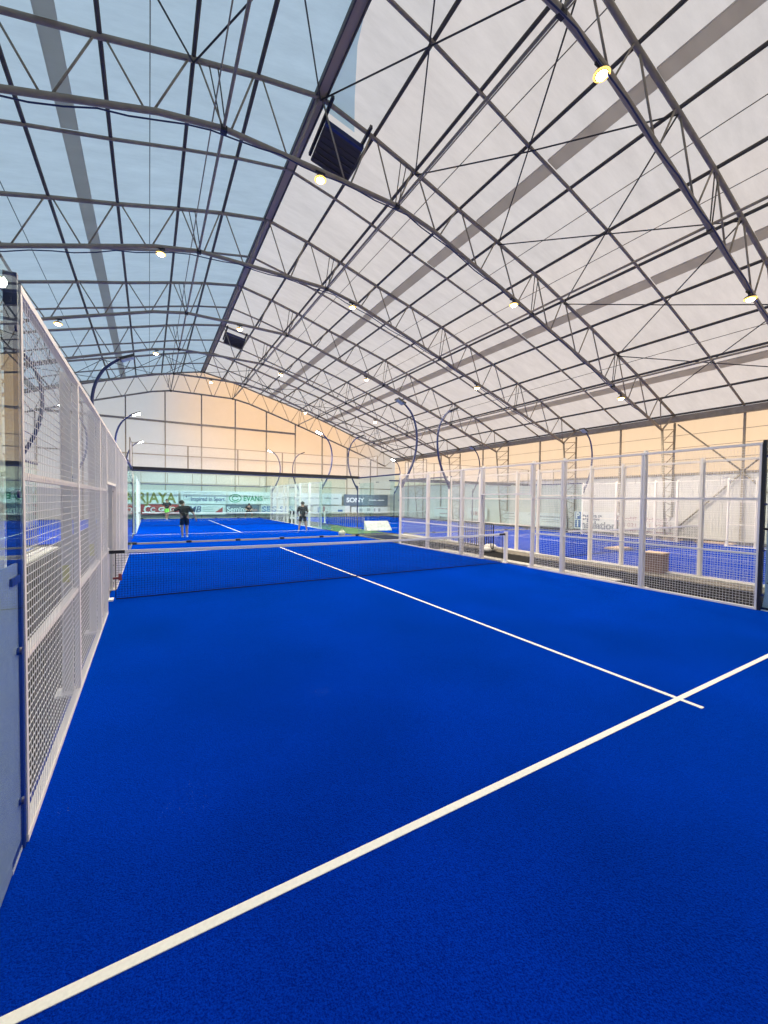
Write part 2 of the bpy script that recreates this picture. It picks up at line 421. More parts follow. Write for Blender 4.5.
# roof vents at the ridge
def vent(y, lab):
    t = thing('roof_vent', lab, 'vent', (0, y, 13.2), 0, 'ridge vents')
    m = MB()
    for x in (.28, 1.55): MB().bar((x, -.3, top(x)-13.24), (x, 1.7, top(x)-13.45), .08, .1).build('rail', M['blackm'], t)
    hp = MB()
    A = (.28, .35, .22); B = (1.55, .35, -.02)
    hp.prism([(.28, .35, .14), (1.55, .35, -.10), (1.55, 1.6, -.28), (.28, 1.6, -.04)], (0, 0, .06))
    for k in range(6):
        yy = .45+k*.19; zz = -.0-k*.035
        hp.prism([(.3, yy, zz+.115), (1.53, yy, zz-.125), (1.53, yy+.05, zz-.135), (.3, yy+.05, zz+.105)], (0, 0, .03))
    hp.build('louvre_panel', M['louvre'], t)
    MB().bar((.28, .30, .20), (1.55, .30, -.04), .1, .14).build('hatch_frame', M['navy'], t)
    MB().box((1.5, .33, .0), (.14, .14, .12)).build('hinge_motor', M['blackm'], t)
    return t
v0 = vent(2.75, 'dark louvred roof vent beside the ridge above the near net')
dup(v0, (0, 21.0, 13.2), 0, 'dark louvred roof vent beside the ridge near the far gable')
tz = lambda x: top(x)+.10
tag(MB().sheet([[(.17, .3, tz(.17)), (.19, .3, tz(.19))], [(.17, 1.0, tz(.17)), (.34, 1.0, tz(.34))], [(.17, 2.2, tz(.17)), (.85, 2.2, tz(.85))], [(.17, 3.1, tz(.17)), (1.28, 3.1, tz(1.28))]]).build('sky_tint_patch', M['skytint']),
    'roof patch coloured like open blue sky, right of the ridge above the vent', 'sheet')

# truss lamps
def truss_lamp(x, y, lab, lit=True):
    z = bot(x)-.08
    t = thing('truss_lamp', lab, 'lamp', (x, y, z), 0, 'floodlights on the roof trusses')
    MB().box((0, 0, .02), (.30, .10, .05)).box((0, 0, -.06), (.04, .06, .14)).build('bracket', M['blackm'], t)
    MB().sphere((0, -.02, -.17), .16, 1, 1, .5, 12, 6).build('housing', M['blackm'], t)
    MB().sphere((0, -.03, -.205), .115, 1, 1, .65, 20, 12).build('lens', M['lens'], t)
    MB().path([(.15*math.cos(a*PI/12), -.03+.15*math.sin(a*PI/12), -.20) for a in range(25)], .022, 8).build('glare_ring', M['ring'], t)  # added glowing ring, imitates the yellow glare rim around the lens
    l = bpy.data.lights.new('lamp_light', 'SPOT'); l.energy = LAMP_W; l.color = (1, .86, .66); l.spot_size = math.radians(165); l.spot_blend = .6; l.shadow_soft_size = .25
    lo = bpy.data.objects.new('lamp_light', l); C.objects.link(lo); lo.parent = t; lo.location = (0, 0, -.34)
    return t
LAMP_W = 2000
tn = ['nearest truss', 'second truss', 'third truss', 'fourth truss', 'fifth truss', 'sixth truss']
spots = {0: (4, 12.1), 1: (0, 8.2, 15.9), 2: (-4, 4, 12), 3: (-8, 0, 8), 4: (-4, 4, 12), 5: (0, 8)}
pos = {-8: 'far left of the ridge', -4: 'left of the ridge', 0: 'under the ridge', 4: 'right of the ridge', 8: 'halfway down the right slope', 12: 'well down the right slope', 16: 'near the right eave'}
lamp0 = None
for k, xs in spots.items():
    for x in xs:
        lab = f'small bright floodlight on the {tn[k]} from the camera, {pos[int(round(x))]}'
        y = TY[k]
        truss_lamp(x, y, lab)
# power cables under the two nearest trusses
for y, lab in ((TY[1]-.12, 'dark blue power cable sagging along the second truss'), (TY[0]-.12, 'dark power cable sagging along the nearest truss'), (TY[2]-.12, 'dark power cable sagging along the third truss')):
    pts = []
    for i in range(61):
        x = -18+i*.6; pts.append((x, y, bot(x)-.16-.10*abs(math.sin(i*.9))-.05*math.sin(i*.37)))
    tag(MB().path(pts, .02, 6).build('power_cable', M['navy']), lab, 'cable', 'power cables under the trusses')

# ------------------------------------------------------------------ courts
def wire_mesh(w, h, step=.05, r=.0020):
    m = MB(); nx = int(round(w/step)); nz = int(round(h/step))
    for i in range(1, nx): m.tube((i*w/nx, 0, 0), (i*w/nx, 0, h), r, 4, None, False)
    for k in range(1, nz): m.tube((0, .006, k*h/nz), (w, .006, k*h/nz), r*1.4, 4, None, False)
    return m
def frame_mb(w, h, b=.04, rails=(1.0, 2.0)):
    m = MB()
    m.box((w/2, .02, b/2), (w, .05, b)).box((w/2, .02, h-b/2), (w, .05, b))
    m.box((b/2, .02, h/2), (b*.8, .045, h)).box((w-b/2, .02, h/2), (b*.8, .045, h))
    return m
ME = {}
for w in (1, 2):
    ME[f'wire{w}'] = wire_mesh(w, 3).mesh('wire_mesh', M['wire'])
    ME[f'frame{w}'] = frame_mb(w, 3).mesh('panel_frame', M['white'])
    for z in (1, 2): ME[f'rail{w}{z}'] = MB().box((w/2, .03, z), (w, .045, .04)).mesh('rail', M['white'])
ME['wireh'] = wire_mesh(2, .9).mesh('wire_mesh', M['wire']); ME['frameh'] = frame_mb(2, .9).mesh('panel_frame', M['white'])
ME['wiret'] = wire_mesh(2, .95, .05, .0016).mesh('wire_mesh', M['wire'])
ft = MB(); ft.box((1, 0, .94), (2, .025, .025)).box((0.01, 0, .475), (.03, .03, .95)).box((1.99, 0, .475), (.03, .03, .95)); ME['framet'] = ft.mesh('panel_frame', M['steel'])
pc = MB()
pc.box((0, 0, 1.53), (.068, .010, 3.06)).box((0, .07, 1.53), (.068, .010, 3.06)).box((0, .035, 1.53), (.010, .07, 3.06))
pc.prism([(-.034, -.003, .0), (-.07, -.003, 0), (-.034, -.003, .3)], (0, .006, 0)).prism([(.034, -.003, 0), (.07, -.003, 0), (.034, -.003, .3)], (0, .006, 0))
ME['column'] = pc.mesh('column', M['white'])
ME['base'] = MB().box((0, .04, .012), (.2, .18, .024)).mesh('base_plate', M['white'])
bt = MB()
ME['bolt'] = MB().tube((0, -.014, 0), (0, 0, 0), .013, 8).mesh('bolt', M['steel'])
ME['glass'] = MB().box((1, .006, 1.5), (1.985, .012, 3.0)).mesh('pane', M['glass'])
ME['clamp'] = MB().tube((0, -.005, 0), (0, .03, 0), .020, 12).mesh('clamp_bolt', M['navy'])

def mesh_panel(loc, rz, w, lab, grp):
    t = thing('mesh_fence', lab, 'fence', loc, rz, grp)
    put('wire_mesh', ME[f'wire{w}'], t); put('panel_frame', ME[f'frame{w}'], t)
    put('rail', ME[f'rail{w}1'], t); put('rail', ME[f'rail{w}2'], t)
    return t
def header_panel(loc, rz, lab, grp):
    t = thing('gateway_fence', lab, 'fence', loc, rz, grp)
    put('wire_mesh', ME['wireh'], t); put('panel_frame', ME['frameh'], t); return t
def upper_panel(loc, rz, lab, grp):
    t = thing('upper_fence', lab, 'fence', loc, rz, grp)
    put('wire_mesh', ME['wiret'], t); put('panel_frame', ME['framet'], t); return t
def post(loc, rz, lab, grp):
    t = thing('fence_post', lab, 'post', loc, rz, grp)
    put('column', ME['column'], t); put('base_plate', ME['base'], t)
    for z in (.5, 2.0, 2.7): put('bolt', ME['bolt'], t, (0, -.006, z))
    return t
def glass_panel(loc, rz, lab, grp, clamps=False):
    t = thing('glass_wall', lab, 'glass wall', loc, rz, grp)
    put('pane', ME['glass'], t)
    if clamps:
        for x in (.07, 1.93):
            for z in (.28, 1.08, 1.9, 2.75): put('clamp_bolt', ME['clamp'], t, (x, 0, z))
    return t

def side(cx, cy, s, cn, gate=True, glass_near=True, glass_far=True, fence=True):
    sd = 'right' if s > 0 else 'left'; X = cx+5*s
    rz = -PI/2 if s > 0 else PI/2          # local +y faces outwards
    def L(y0, y1): return (X, cy+(y1 if s > 0 else y0), 0)
    # s>0: rz=-90: local x -> -Y, local y -> +X (outwards).  s<0: rz=+90: local x -> +Y, local y -> -X (outwards)
    g = f'mesh panels on the {sd} side of the {cn}'
    if fence:
        for i, (a, b) in enumerate(((-6, -4), (-4, -2), (-2, -1), (1, 2), (2, 4), (4, 6))):
            mesh_panel(L(a, b), rz, b-a, f'{ORD[i]} white wire mesh fence panel from the camera on {cn}, {sd} side', g)
        for i, y in enumerate((-6, -4, -2, -1, 1, 2, 4, 6)):
            p = post((X+s*.062, cy+y+(-.12 if y == -6 else .06 if y == 6 else 0), 0), rz, f'{ORD[i]} white steel fence post from the camera on {cn}, {sd} side', f'fence posts on the {sd} side of the {cn}')
            if cn == 'near court' and s < 0 and y in (-4, -2):
                MB().box((-.038, .038, 1.16), (.008, .05, .16)).build('sticker', M['yellow'], p)
        h = header_panel((X, cy+s*1, 2.1), rz, f'mesh panel over the net gateway on {cn}, {sd} side', 'panels over the net gateways')
    gl = []
    if glass_near: gl.append((-8, -6, 'near'))
    if glass_far: gl += [(6, 8, 'far'), (8, 10, 'farthest')]
    for a, b, w in gl:
        glass_panel(L(a, b), rz, f'{w} clear glass panel with bolts on {cn}, {sd} side', f'side glass panels of the {cn}', cn == 'near court')
    if glass_far:
        tag(MB().box((X, cy+8, 3.03), (.06, 4, .06)).build('glass_top_rail', M['navy']), f'dark navy rail capping the far side glass on {cn}, {sd} side', 'rail', 'rails capping the side glass')
        upper_panel((X, cy+(10 if s > 0 else 8), 3.06), rz, f'upper mesh panel stepping up over far side glass on {cn}, {sd} side', 'upper mesh over side glass')
        tag(MB().box((X+s*.03, cy+8, .03), (.06, 4, .06)).build('glass_base_rail', M['steel']), f'grey base rail under the far side glass on {cn}, {sd} side', 'rail', 'base rails under the side glass')
def end(cx, cy, e, cn, upper=True):
    Y = cy+10*e; w = 'far' if e > 0 else 'near'
    for i in range(5):
        glass_panel((cx-5+2*i, Y, 0), 0, f'{ORD[i]} clear glass panel from left in {w} end wall of {cn}', f'{w} end glass wall of the {cn}')
        if upper: upper_panel((cx-5+2*i, Y, 3.12), 0, f'{ORD[i]} upper mesh panel from left over {w} end glass of {cn}', f'upper mesh over {w} end glass of the {cn}')
    tag(MB().box((cx, Y, 3.05), (10.1, .10, .13 if cy == 0 else .07)).build('glass_top_beam', M['blackm'] if cy == 0 else M['navy']), f'dark beam capping the {w} end glass wall of {cn}', 'beam')
    if not upper: return
    t = thing('glass_base_rail', f'grey base rail with dark brackets under {w} end glass of {cn}', 'rail', (cx, Y, 0))
    MB().box((0, .0, .035), (10.1, .07, .07)).build('rail_bar', M['strap'], t)
    for i in range(6): MB().box((-4.95+i*1.98, 0, .055), (.2, .1, .09)).build('bracket', M['blackm'], t)

def net(cx, cy, cn):
    t = thing('padel_net', f'black net with white top tape across the {cn}', 'net', (cx, cy, 0), 0, 'court nets')
    zt = lambda x: .88+.04*(x/5.)**2
    m = MB(); n = 220
    for i in range(n+1):
        x = -4.95+9.9*i/n; m.tube((x, 0, .01), (x, 0, zt(x)-.02), .0028, 4, None, False)
    for k in range(20):
        f = k/20; m.path([(x, 0, .012+f*(zt(x)-.03)) for x in (-4.95, -2.5, 0, 2.5, 4.95)], .0028, 4, False)
    m.build('netting', M['black'], t)
    b = MB()
    xs = [-4.98+i*.498 for i in range(21)]
    for a, c in zip(xs, xs[1:]):
        b.prism([(a, -.012, zt(a)-.055), (c, -.012, zt(c)-.055), (c, -.012, zt(c)), (a, -.012, zt(a))], (0, .024, 0))
    b.build('top_tape', M['band'], t)
    MB().box((0, 0, .018), (9.9, .008, .018)).build('bottom_tape', M['black'], t)
    for s in (-1, 1):
        MB().box((s*5.10, 0, .48), (.09, .09, .96)).box((s*5.10, 0, .015), (.22, .2, .03)).build('post', M['white'], t)
        MB().box((s*4.94, 0, .885), (.26, .035, .06)).build('tape_clamp', M['blackm'], t)
        MB().box((s*4.955, 0, .46), (.012, .010, .84)).build('end_tape', M['black'], t)
    return t
def court(cx, cy, cn, lines=True):
    o = struct(MB().box((cx, cy, -.01), (10.3 if cx else 10.16, 20.2, .026)).build('court_turf', M['turf'], origin=(cx, cy, 0)), f'blue artificial turf of the {cn}')
    for e, w in ((-1, 'near'), (1, 'far')):
        MB().box((0, e*6.95, .0045), (10.0, .05, .004)).build('service_line', M['line'], o)
    MB().box((0, 0, .0052), (.05, 14.3, .004)).build('centre_line', M['line'], o)
    return o
NC, FM, RC, FR, LC, FL = 'near court', 'far middle court', 'right-hand court', 'far right court', 'left-hand court', 'far left court'
RX = 12.9
for cx, cy, cn in ((0, 0, NC), (0, 21.6, FM), (RX, 0, RC), (RX, 21.6, FR), (-RX, 0, LC), (-RX, 21.6, FL)): court(cx, cy, cn)
struct(MB().box((0, 10.8, -.012), (10.16, 1.4, .026)).build('court_turf', M['turf']), 'strip of blue turf between the near and far middle courts')
struct(MB().box((18.6, 8, -.014), (1.3, 48, .026)).build('court_turf', M['turf']), 'strip of blue turf along the right wall')
struct(MB().box((RX, 10.8, -.012), (10.16, 1.4, .026)).build('court_turf', M['turf']), 'strip of blue turf between the right-hand and far right courts')
struct(MB().box((6.4, 15, -.012), (2.2, 7, .02)).build('green_turf', M['greenturf']), 'green turf strip beside the far middle court')
side(0, 0, -1, NC, glass_near=True); side(0, 0, 1, NC)
end(0, 0, 1, NC)
side(0, 21.6, -1, FM, glass_far=True); side(0, 21.6, 1, FM)
end(0, 21.6, -1, FM, upper=False); end(0, 21.6, 1, FM)
side(RX, 0, -1, RC, glass_near=False); side(RX, 0, 1, RC, glass_near=False)
end(RX, 0, 1, RC); end(RX, 21.6, -1, FR, upper=False)
side(RX, 21.6, -1, FR, glass_near=True, fence=False)
side(-RX, 0, 1, LC, glass_near=False)
net(0, 0, NC); net(0, 21.6, FM); net(RX, 0, RC); net(RX, 21.6, FR); net(-RX, 0, LC)
# navy edge profiles where glass meets mesh by the camera
for s, sd in ((-1, 'left'), (1, 'right')):
    t = thing('edge_post', f'slim dark navy upright between mesh and glass at near end, {sd} side', 'post', (s*5.03, -6.03, 0))
    MB().box((0, 0, 1.52), (.055 if s < 0 else .07, .03 if s < 0 else .05, 3.04)).build('upright', M['navy'] if s < 0 else M['blackm'], t)
    for z in (1.46,): MB().box((-s*.02, -.09, z), (.012, .14, .04)).build('glass_clamp', M['navy'] if s < 0 else M['blackm'], t)
    MB().box((s*.02, -.08, .03), (.07, .2, .06)).build('foot_bracket', M['navy'] if s < 0 else M['blackm'], t)
tag(MB().box((-5.022, -7.02, .77), (.012, 1.98, 1.54)).build('kick_board', M['board']), 'pale grey board standing outside the near left glass', 'board')
# winder handle on the left net post
tag(MB().tube((-4.99, -.12, .42), (-4.9, -.12, .42), .02, 8).box((-4.88, -.12, .44), (.05, .06, .12)).build('winder_handle', M['redplastic']), 'small dark red winder handle by the left end of the near net', 'handle')
# kerbs
for (x, y0, y1, w, lab) in ((7.62, -10, 10, .22, 'pale concrete kerb along the left edge of the right-hand court'), (5.28, -3.4, 3.4, .34, 'pale concrete slab outside the near net gateway on the right'),
                            (-7.55, -10, 10, .45, 'pale concrete kerb along the right edge of the left-hand court')):
    tag(MB().box((x, (y0+y1)/2, .02), (w, y1-y0, .05)).build('kerb', M['kerb'], origin=(x, (y0+y1)/2, 0)), lab, 'kerb', 'concrete kerbs')

tag(MB().box((5.95, 0, .002), (1.5, 20, .02)).build('rubber_strip', M['rubber']), 'black rubber strip in the walkway outside the right fence', 'path')
tag(MB().box((7.15, 0, .005), (.7, 20, .03)).build('gravel_strip', M['gravel']), 'grey brown strip beside the kerb of the right-hand court', 'path')
# curved court lamp poles
def lamp_pole(x, y, out, lab, lit):
    t = thing('court_lamp_pole', lab, 'lamp pole', (x, y, 0), 0 if out > 0 else PI, 'curved court lamp poles')
    P = [Vector(p) for p in ((.10, 0, 2.62), (.34, 0, 3.0), (.66, 0, 3.7), (.80, 0, 4.4), (.76, 0, 5.1), (.52, 0, 5.7), (.12, 0, 6.1))]
    pts = []
    for i in range(len(P)-1):
        p0 = P[max(i-1, 0)]; p1 = P[i]; p2 = P[i+1]; p3 = P[min(i+2, len(P)-1)]
        for k in range(4):
            u = k/4; pts.append(.5*((2*p1)+(p2-p0)*u+(2*p0-5*p1+4*p2-p3)*u*u+(3*p1-p0-3*p2+p3)*u**3))
    pts.append(P[-1])
    MB().path(pts, .055, 10, True, .04).build('arm', M['navy'], t)
    MB().prism([(.04, -.015, 2.45), (.10, -.015, 2.45), (.36, -.015, 2.95), (.04, -.015, 2.80)], (0, .03, 0)).build('bracket_plate', M['navy'], t)
    if y > 10: MB().box((.08, 0, 1.3), (.05, .08, 2.6)).build('upright', M['navy'], t)
    m = MB(); mt = Matrix.Translation((.02, 0, 6.12)) @ Matrix.Rotation(math.radians(25), 4, 'Y')
    m.box((-.12, 0, 0), (.42, .34, .07), 0, mt); m.build('lamp_head', M['blackm'], t)
    m = MB(); m.box((-.12, 0, -.045), (.36, .28, .02), 0, mt); m.build('lens', M['lensw'] if lit else M['lensoff'], t)
    if lit:
        l = bpy.data.lights.new('pole_light', 'SPOT'); l.energy = POLE_W; l.color = (.9, .97, 1); l.spot_size = math.radians(150); l.spot_blend = .5; l.shadow_soft_size = .2
        lo = bpy.data.objects.new('pole_light', l); C.objects.link(lo); lo.parent = t; lo.location = (-.15, 0, 5.95); lo.rotation_euler = (0, math.radians(25), 0)
    return t
POLE_W = 1500
pl = [(5.07, 6.0, 1, 'far right corner of near court', False), (-5.07, 6.0, -1, 'far left corner of near court', False),
      (7.83, 6.0, -1, 'far left corner of right-hand court', False), (17.97, 6.0, 1, 'far right corner of right-hand court', False),
      (-5.07, 15.6, -1, 'near left corner of far middle court', True), (5.07, 15.6, 1, 'near right corner of far middle court', True),
      (-5.07, 27.6, -1, 'far left corner of far middle court', True), (5.07, 27.6, 1, 'far right corner of far middle court', True),
      (7.83, 15.6, -1, 'near left corner of far right court', False), (7.83, 27.6, -1, 'far left corner of far right court', False),
      (17.97, 15.6, 1, 'near right corner of far right court', False), (17.97, 27.6, 1, 'far right corner of far right court', True),
      (-7.83, 15.6, 1, 'near right corner of far left court', True), (-7.83, 6, 1, 'far right corner of left-hand court', False)]
for x, y, o_, w, lit in pl:
    lamp_pole(x, y, o_, f'curved navy lamp pole with {"lit" if lit else "unlit"} head at {w}', lit)

# ------------------------------------------------------------------ banners
def text(s, size, m, parent, loc, rot, bold=.0, shear=0, align='LEFT', width=None):
    c = bpy.data.curves.new('lettering', 'FONT'); c.body = s; c.size = size; c.extrude = .004; c.offset = bold; c.shear = shear; c.align_x = align
    o = bpy.data.objects.new('lettering', c); bpy.context.scene.collection.objects.link(o)
    dg = bpy.context.evaluated_depsgraph_get(); me = bpy.data.meshes.new_from_object(o.evaluated_get(dg))
    bpy.data.objects.remove(o); me.materials.clear(); me.materials.append(m)
    if width:
        xs = [v.co.x for v in me.vertices]; w0 = max(xs)-min(xs); x0 = min(xs)
        for v in me.vertices: v.co.x = (v.co.x-x0)*width/w0
    o = bpy.data.objects.new('lettering', me); C.objects.link(o); o.parent = parent; o.location = loc; o.rotation_euler = rot
    return o
def banner(cx, z0, z1, w, base, lab, plane='gable', dy=0):
    """things inside are placed in banner coordinates: x to the right, z up, from the lower-left corner"""
    if plane == 'gable': loc, rz = (cx-w/2, 32.88-dy, z0), 0
    else: loc, rz = (21.3-dy, cx+w/2, z0), -PI/2
    t = thing('banner', lab, 'banner', loc, rz, 'sponsor banners on the '+('far gable' if plane == 'gable' else 'right wall'))
    MB().box((w/2, .0, (z1-z0)/2), (w, .02, z1-z0)).build('sheet', base, t)
    return t
F = (PI/2, 0, 0)
def tx(t, s, x, z, size, m, **k): return text(s, size, m, t, (x, -.016, z), F, **k)
def bars(t, nm, rects, m):
    b = MB()
    for (x0, x1, z, h) in rects: b.box(((x0+x1)/2, -.013, z), (x1-x0, .008, h))
    b.build(nm, m, t)
def ringm(t, nm, cx, cz, rx, rz_, th, m, a0=0, a1=2*PI, n=28):
    b = MB()
    for i in range(n):
        p, q = a0+(a1-a0)*i/n, a0+(a1-a0)*(i+1)/n
        b.prism([(cx+rx*math.cos(p), -.012, cz+rz_*math.sin(p)), (cx+rx*math.cos(q), -.012, cz+rz_*math.sin(q)),
                 (cx+(rx-th)*math.cos(q), -.012, cz+(rz_-th)*math.sin(q)), (cx+(rx-th)*math.cos(p), -.012, cz+(rz_-th)*math.sin(p))], (0, -.006, 0))
    b.build(nm, m, t)
# row 1
t = banner(-4.6, 1.32, 2.55, 5.0, M['banner'], 'white banner with large olive gold BERJAYA lettering on far gable')
tx(t, 'BERJAYA', .68, .12, 1.28, M['gold'], bold=.035, width=4.15)
t = banner(.1, 1.32, 2.55, 4.0, M['banner'], 'white banner with small square logo and blue Inspired in Sport lettering')
ringm(t, 'logo_mark', .48, .62, .34, .34, .05, M['greyink'], PI/4, 2*PI+PI/4, 4); bars(t, 'logo_dot', [(.42, .55, .68, .12)], M['navyink'])
tx(t, 'Inspired in Sport', .85, .30, .55, M['navyink'], bold=.012, width=3.0)
bars(t, 'small_print', [(.3, 1.3, 1.08, .06), (1.5, 2.3, 1.06, .05), (2.5, 3.7, 1.08, .06)], M['greyink'])
t = banner(5.2, 1.32, 2.55, 6.0, M['banner'], 'white banner with green oval logo and EVANS lettering')
ringm(t, 'logo_ring', .72, .58, .6, .42, .09, M['green']); ringm(t, 'logo_inner', .72, .58, .34, .27, .10, M['green'], .5, 2*PI-.2)
tx(t, 'EVANS', 1.5, .34, .72, M['green'], bold=.022, width=1.85)
bars(t, 'small_print', [(3.55, 3.95, .6, .16), (4.1, 4.5, .6, .14), (4.7, 5.2, .6, .14), (5.3, 5.8, .58, .1)], M['greyink'])
t = banner(11.4, 1.32, 2.55, 5.9, M['banner'], 'white banner with pinkish emblem and grey small print right of the green logo')
ringm(t, 'emblem', .75, .72, .34, .38, .16, M['mauve']); bars(t, 'small_print', [(1.6, 2.6, .7, .16), (2.8, 3.6, .7, .14), (3.8, 4.6, .72, .16), (4.9, 5.5, .7, .14)], M['greyink'])
t = banner(17.5, 1.2, 2.5, 5.8, M['slate'], 'dark slate banner with white SONY lettering on far gable')
tx(t, 'SONY', .35, .42, .72, M['whiteink'], bold=.02, width=2.3); bars(t, 'small_print', [(3.2, 5.3, .68, .09)], M['whiteink'])
# row 2
t = banner(-5.85, .32, 1.26, 1.3, M['banner'], 'white banner with dark red round mark, leftmost of lower row')
ringm(t, 'round_mark', .7, .47, .36, .36, .3, M['red'])
t = banner(-3.55, .38, 1.26, 3.0, M['red'], 'red banner with white crescent and lettering, lower row on far gable')
ringm(t, 'crescent', .55, .44, .34, .36, .14, M['whiteink'], .9, 2*PI-.9); tx(t, 'C', .72, .22, .55, M['whiteink'], bold=.02)
tx(t, 'GS', 1.35, .28, .5, M['whiteink'], bold=.02, width=.75); tx(t, 'G', 2.25, .22, .62, M['whiteink'], bold=.015)
t = banner(.0, .32, 1.26, 4.0, M['banner'], 'white banner with slanted navy MB letters and red triangle')
tx(t, 'MB', .75, .22, .85, M['navyink'], bold=.012, shear=.25, width=1.1)
bars(t, 'small_print', [(2.0, 3.0, .72, .05), (2.0, 2.9, .5, .05), (2.0, 3.0, .3, .05)], M['greyink'])
MB().prism([(3.05, -.012, .2), (3.75, -.012, .2), (3.75, -.012, .72)], (0, -.006, 0)).build('red_triangle', M['red'], t)
t = banner(3.65, .34, 1.26, 3.2, M['slate'], 'navy banner with white Seminar lettering, lower row on far gable')
tx(t, 'Seminar', .1, .24, .72, M['whiteink'], bold=.01, width=2.2); bars(t, 'stripe_mark', [(2.5, 3.0, .38, .22)], M['mauve'])
t = banner(7.2, .32, 1.26, 3.6, M['banner'], 'white banner with two blue SBS words, lower row on far gable')
tx(t, 'SBS', .1, .25, .78, M['blueink'], bold=.02, width=1.5); tx(t, 'SBS', 1.95, .25, .78, M['blueink'], bold=.01, width=1.4)
t = banner(9.85, .32, 1.26, 1.5, M['darkbrown'], 'small dark banner with pale blocks, lower row below pinkish emblem')
bars(t, 'pale_block', [(.62, .78, .47, .8)], M['whiteink'])
t = banner(13.2, .32, 1.2, 4.4, M['banner'], 'pale banner with dark blue and mauve blocks, lower row')
bars(t, 'colour_block', [(.5, .8, .45, .6), (2.9, 3.5, .3, .3)], M['blueink']); bars(t, 'mauve_block', [(1.1, 1.35, .5, .6)], M['mauve'])
t = banner(18.0, .32, 1.1, 4.8, M['banner'], 'pale banner with grey green letter blocks under the slate banner')
bars(t, 'letter_block', [(.6, .8, .4, .4), (1.0, 1.4, .4, .35), (2.0, 2.4, .45, .35), (2.9, 3.1, .4, .4), (3.5, 3.8, .4, .4)], M['greyink'])
# right wall
t = banner(12.4, .08, 1.08, 6.0, M['banner'], 'pale blue banner with ring logo and small print on right wall', 'side')
ringm(t, 'ring_logo', 2.9, .5, .42, .42, .05, M['greyink'], -1.2, 2.2)
bars(t, 'small_print', [(.2, 1.2, .85, .08), (.3, 1.6, .62, .05), (.3, 1.4, .4, .05), (3.6, 5.6, .72, .09), (3.9, 5.4, .5, .05), (3.9, 5.4, .36, .05)], M['greyink'])
t = banner(7.25, .08, 1.28, 3.1, M['banner'], 'white banner reading Poplar Insulation in blue and grey on right wall', 'side', .02)
bars(t, 'blue_block', [(.08, .50, .92, .5), (.08, .50, .36, .5)], M['blueink'])
tx(t, 'P', .13, .72, .58, M['whiteink'], bold=.02); tx(t, 'I', .2, .16, .58, M['whiteink'], bold=.02)
tx(t, 'oplar', .56, .66, .66, M['slate'], bold=.025, width=1.45); tx(t, 'nsulation', .56, .10, .66, M['slate'], bold=.025, width=2.4)
t = banner(4.2, .06, 1.12, 3.5, M['wall'], 'pale banner with faded mauve Cardiff and Bristol telephone lettering on right wall', 'side', .02)
tx(t, 'Cardiff', .15, .74, .36, M['mauve'], bold=.006, width=1.2); tx(t, 'Bristol', 1.75, .74, .36, M['mauve'], bold=.006, width=1.25)
tx(t, 'Tel 021 30 1 22826', .15, .36, .36, M['mauve'], bold=.006, width=3.15)
bars(t, 'small_print', [(.15, 1.4, .14, .08), (1.6, 2.3, .14, .08), (2.4, 3.3, .14, .08)], M['mauve'])
t = banner(23.5, .3, 1.3, 2.6, M['banner'], 'small white banner with mauve frame far along right wall', 'side')
bars(t, 'mauve_bar', [(.2, 2.3, .8, .1), (.9, 2.3, .3, .1)], M['mauve'])
t = banner(18.5, .3, 1.3, 2.6, M['banner'], 'small white banner with brown letter blocks on right wall', 'side')
bars(t, 'letter_block', [(.5, .7, .5, .35), (.8, .95, .5, .35), (1.05, 1.4, .5, .35)], M['mauve']); bars(t, 'dark_block', [(1.9, 2.1, .5, .5)], M['slate'])

# ------------------------------------------------------------------ people
def skinned(name, pts, edges, radii, m, parent, root=0, lvl=2):
    me = bpy.data.meshes.new(name); me.from_pydata([tuple(p) for p in pts], edges, []); me.update()
    o = bpy.data.objects.new(name, me); C.objects.link(o)
    md = o.modifiers.new('skin', 'SKIN'); md.use_smooth_shade = True
    for i, v in enumerate(me.skin_vertices[0].data):
        r = radii[i]; v.radius = (r, r) if not isinstance(r, tuple) else r; v.use_root = (i == root)
    s = o.modifiers.new('sub', 'SUBSURF'); s.levels = s.render_levels = lvl
    dg = bpy.context.evaluated_depsgraph_get(); dg.update()
    me2 = bpy.data.meshes.new_from_object(o.evaluated_get(dg)); bpy.data.objects.remove(o)
    me2.materials.clear(); me2.materials.append(m); me2.name = name
    for p in me2.polygons: p.use_smooth = True
    o = bpy.data.objects.new(name, me2); C.objects.link(o); o.parent = parent
    return o
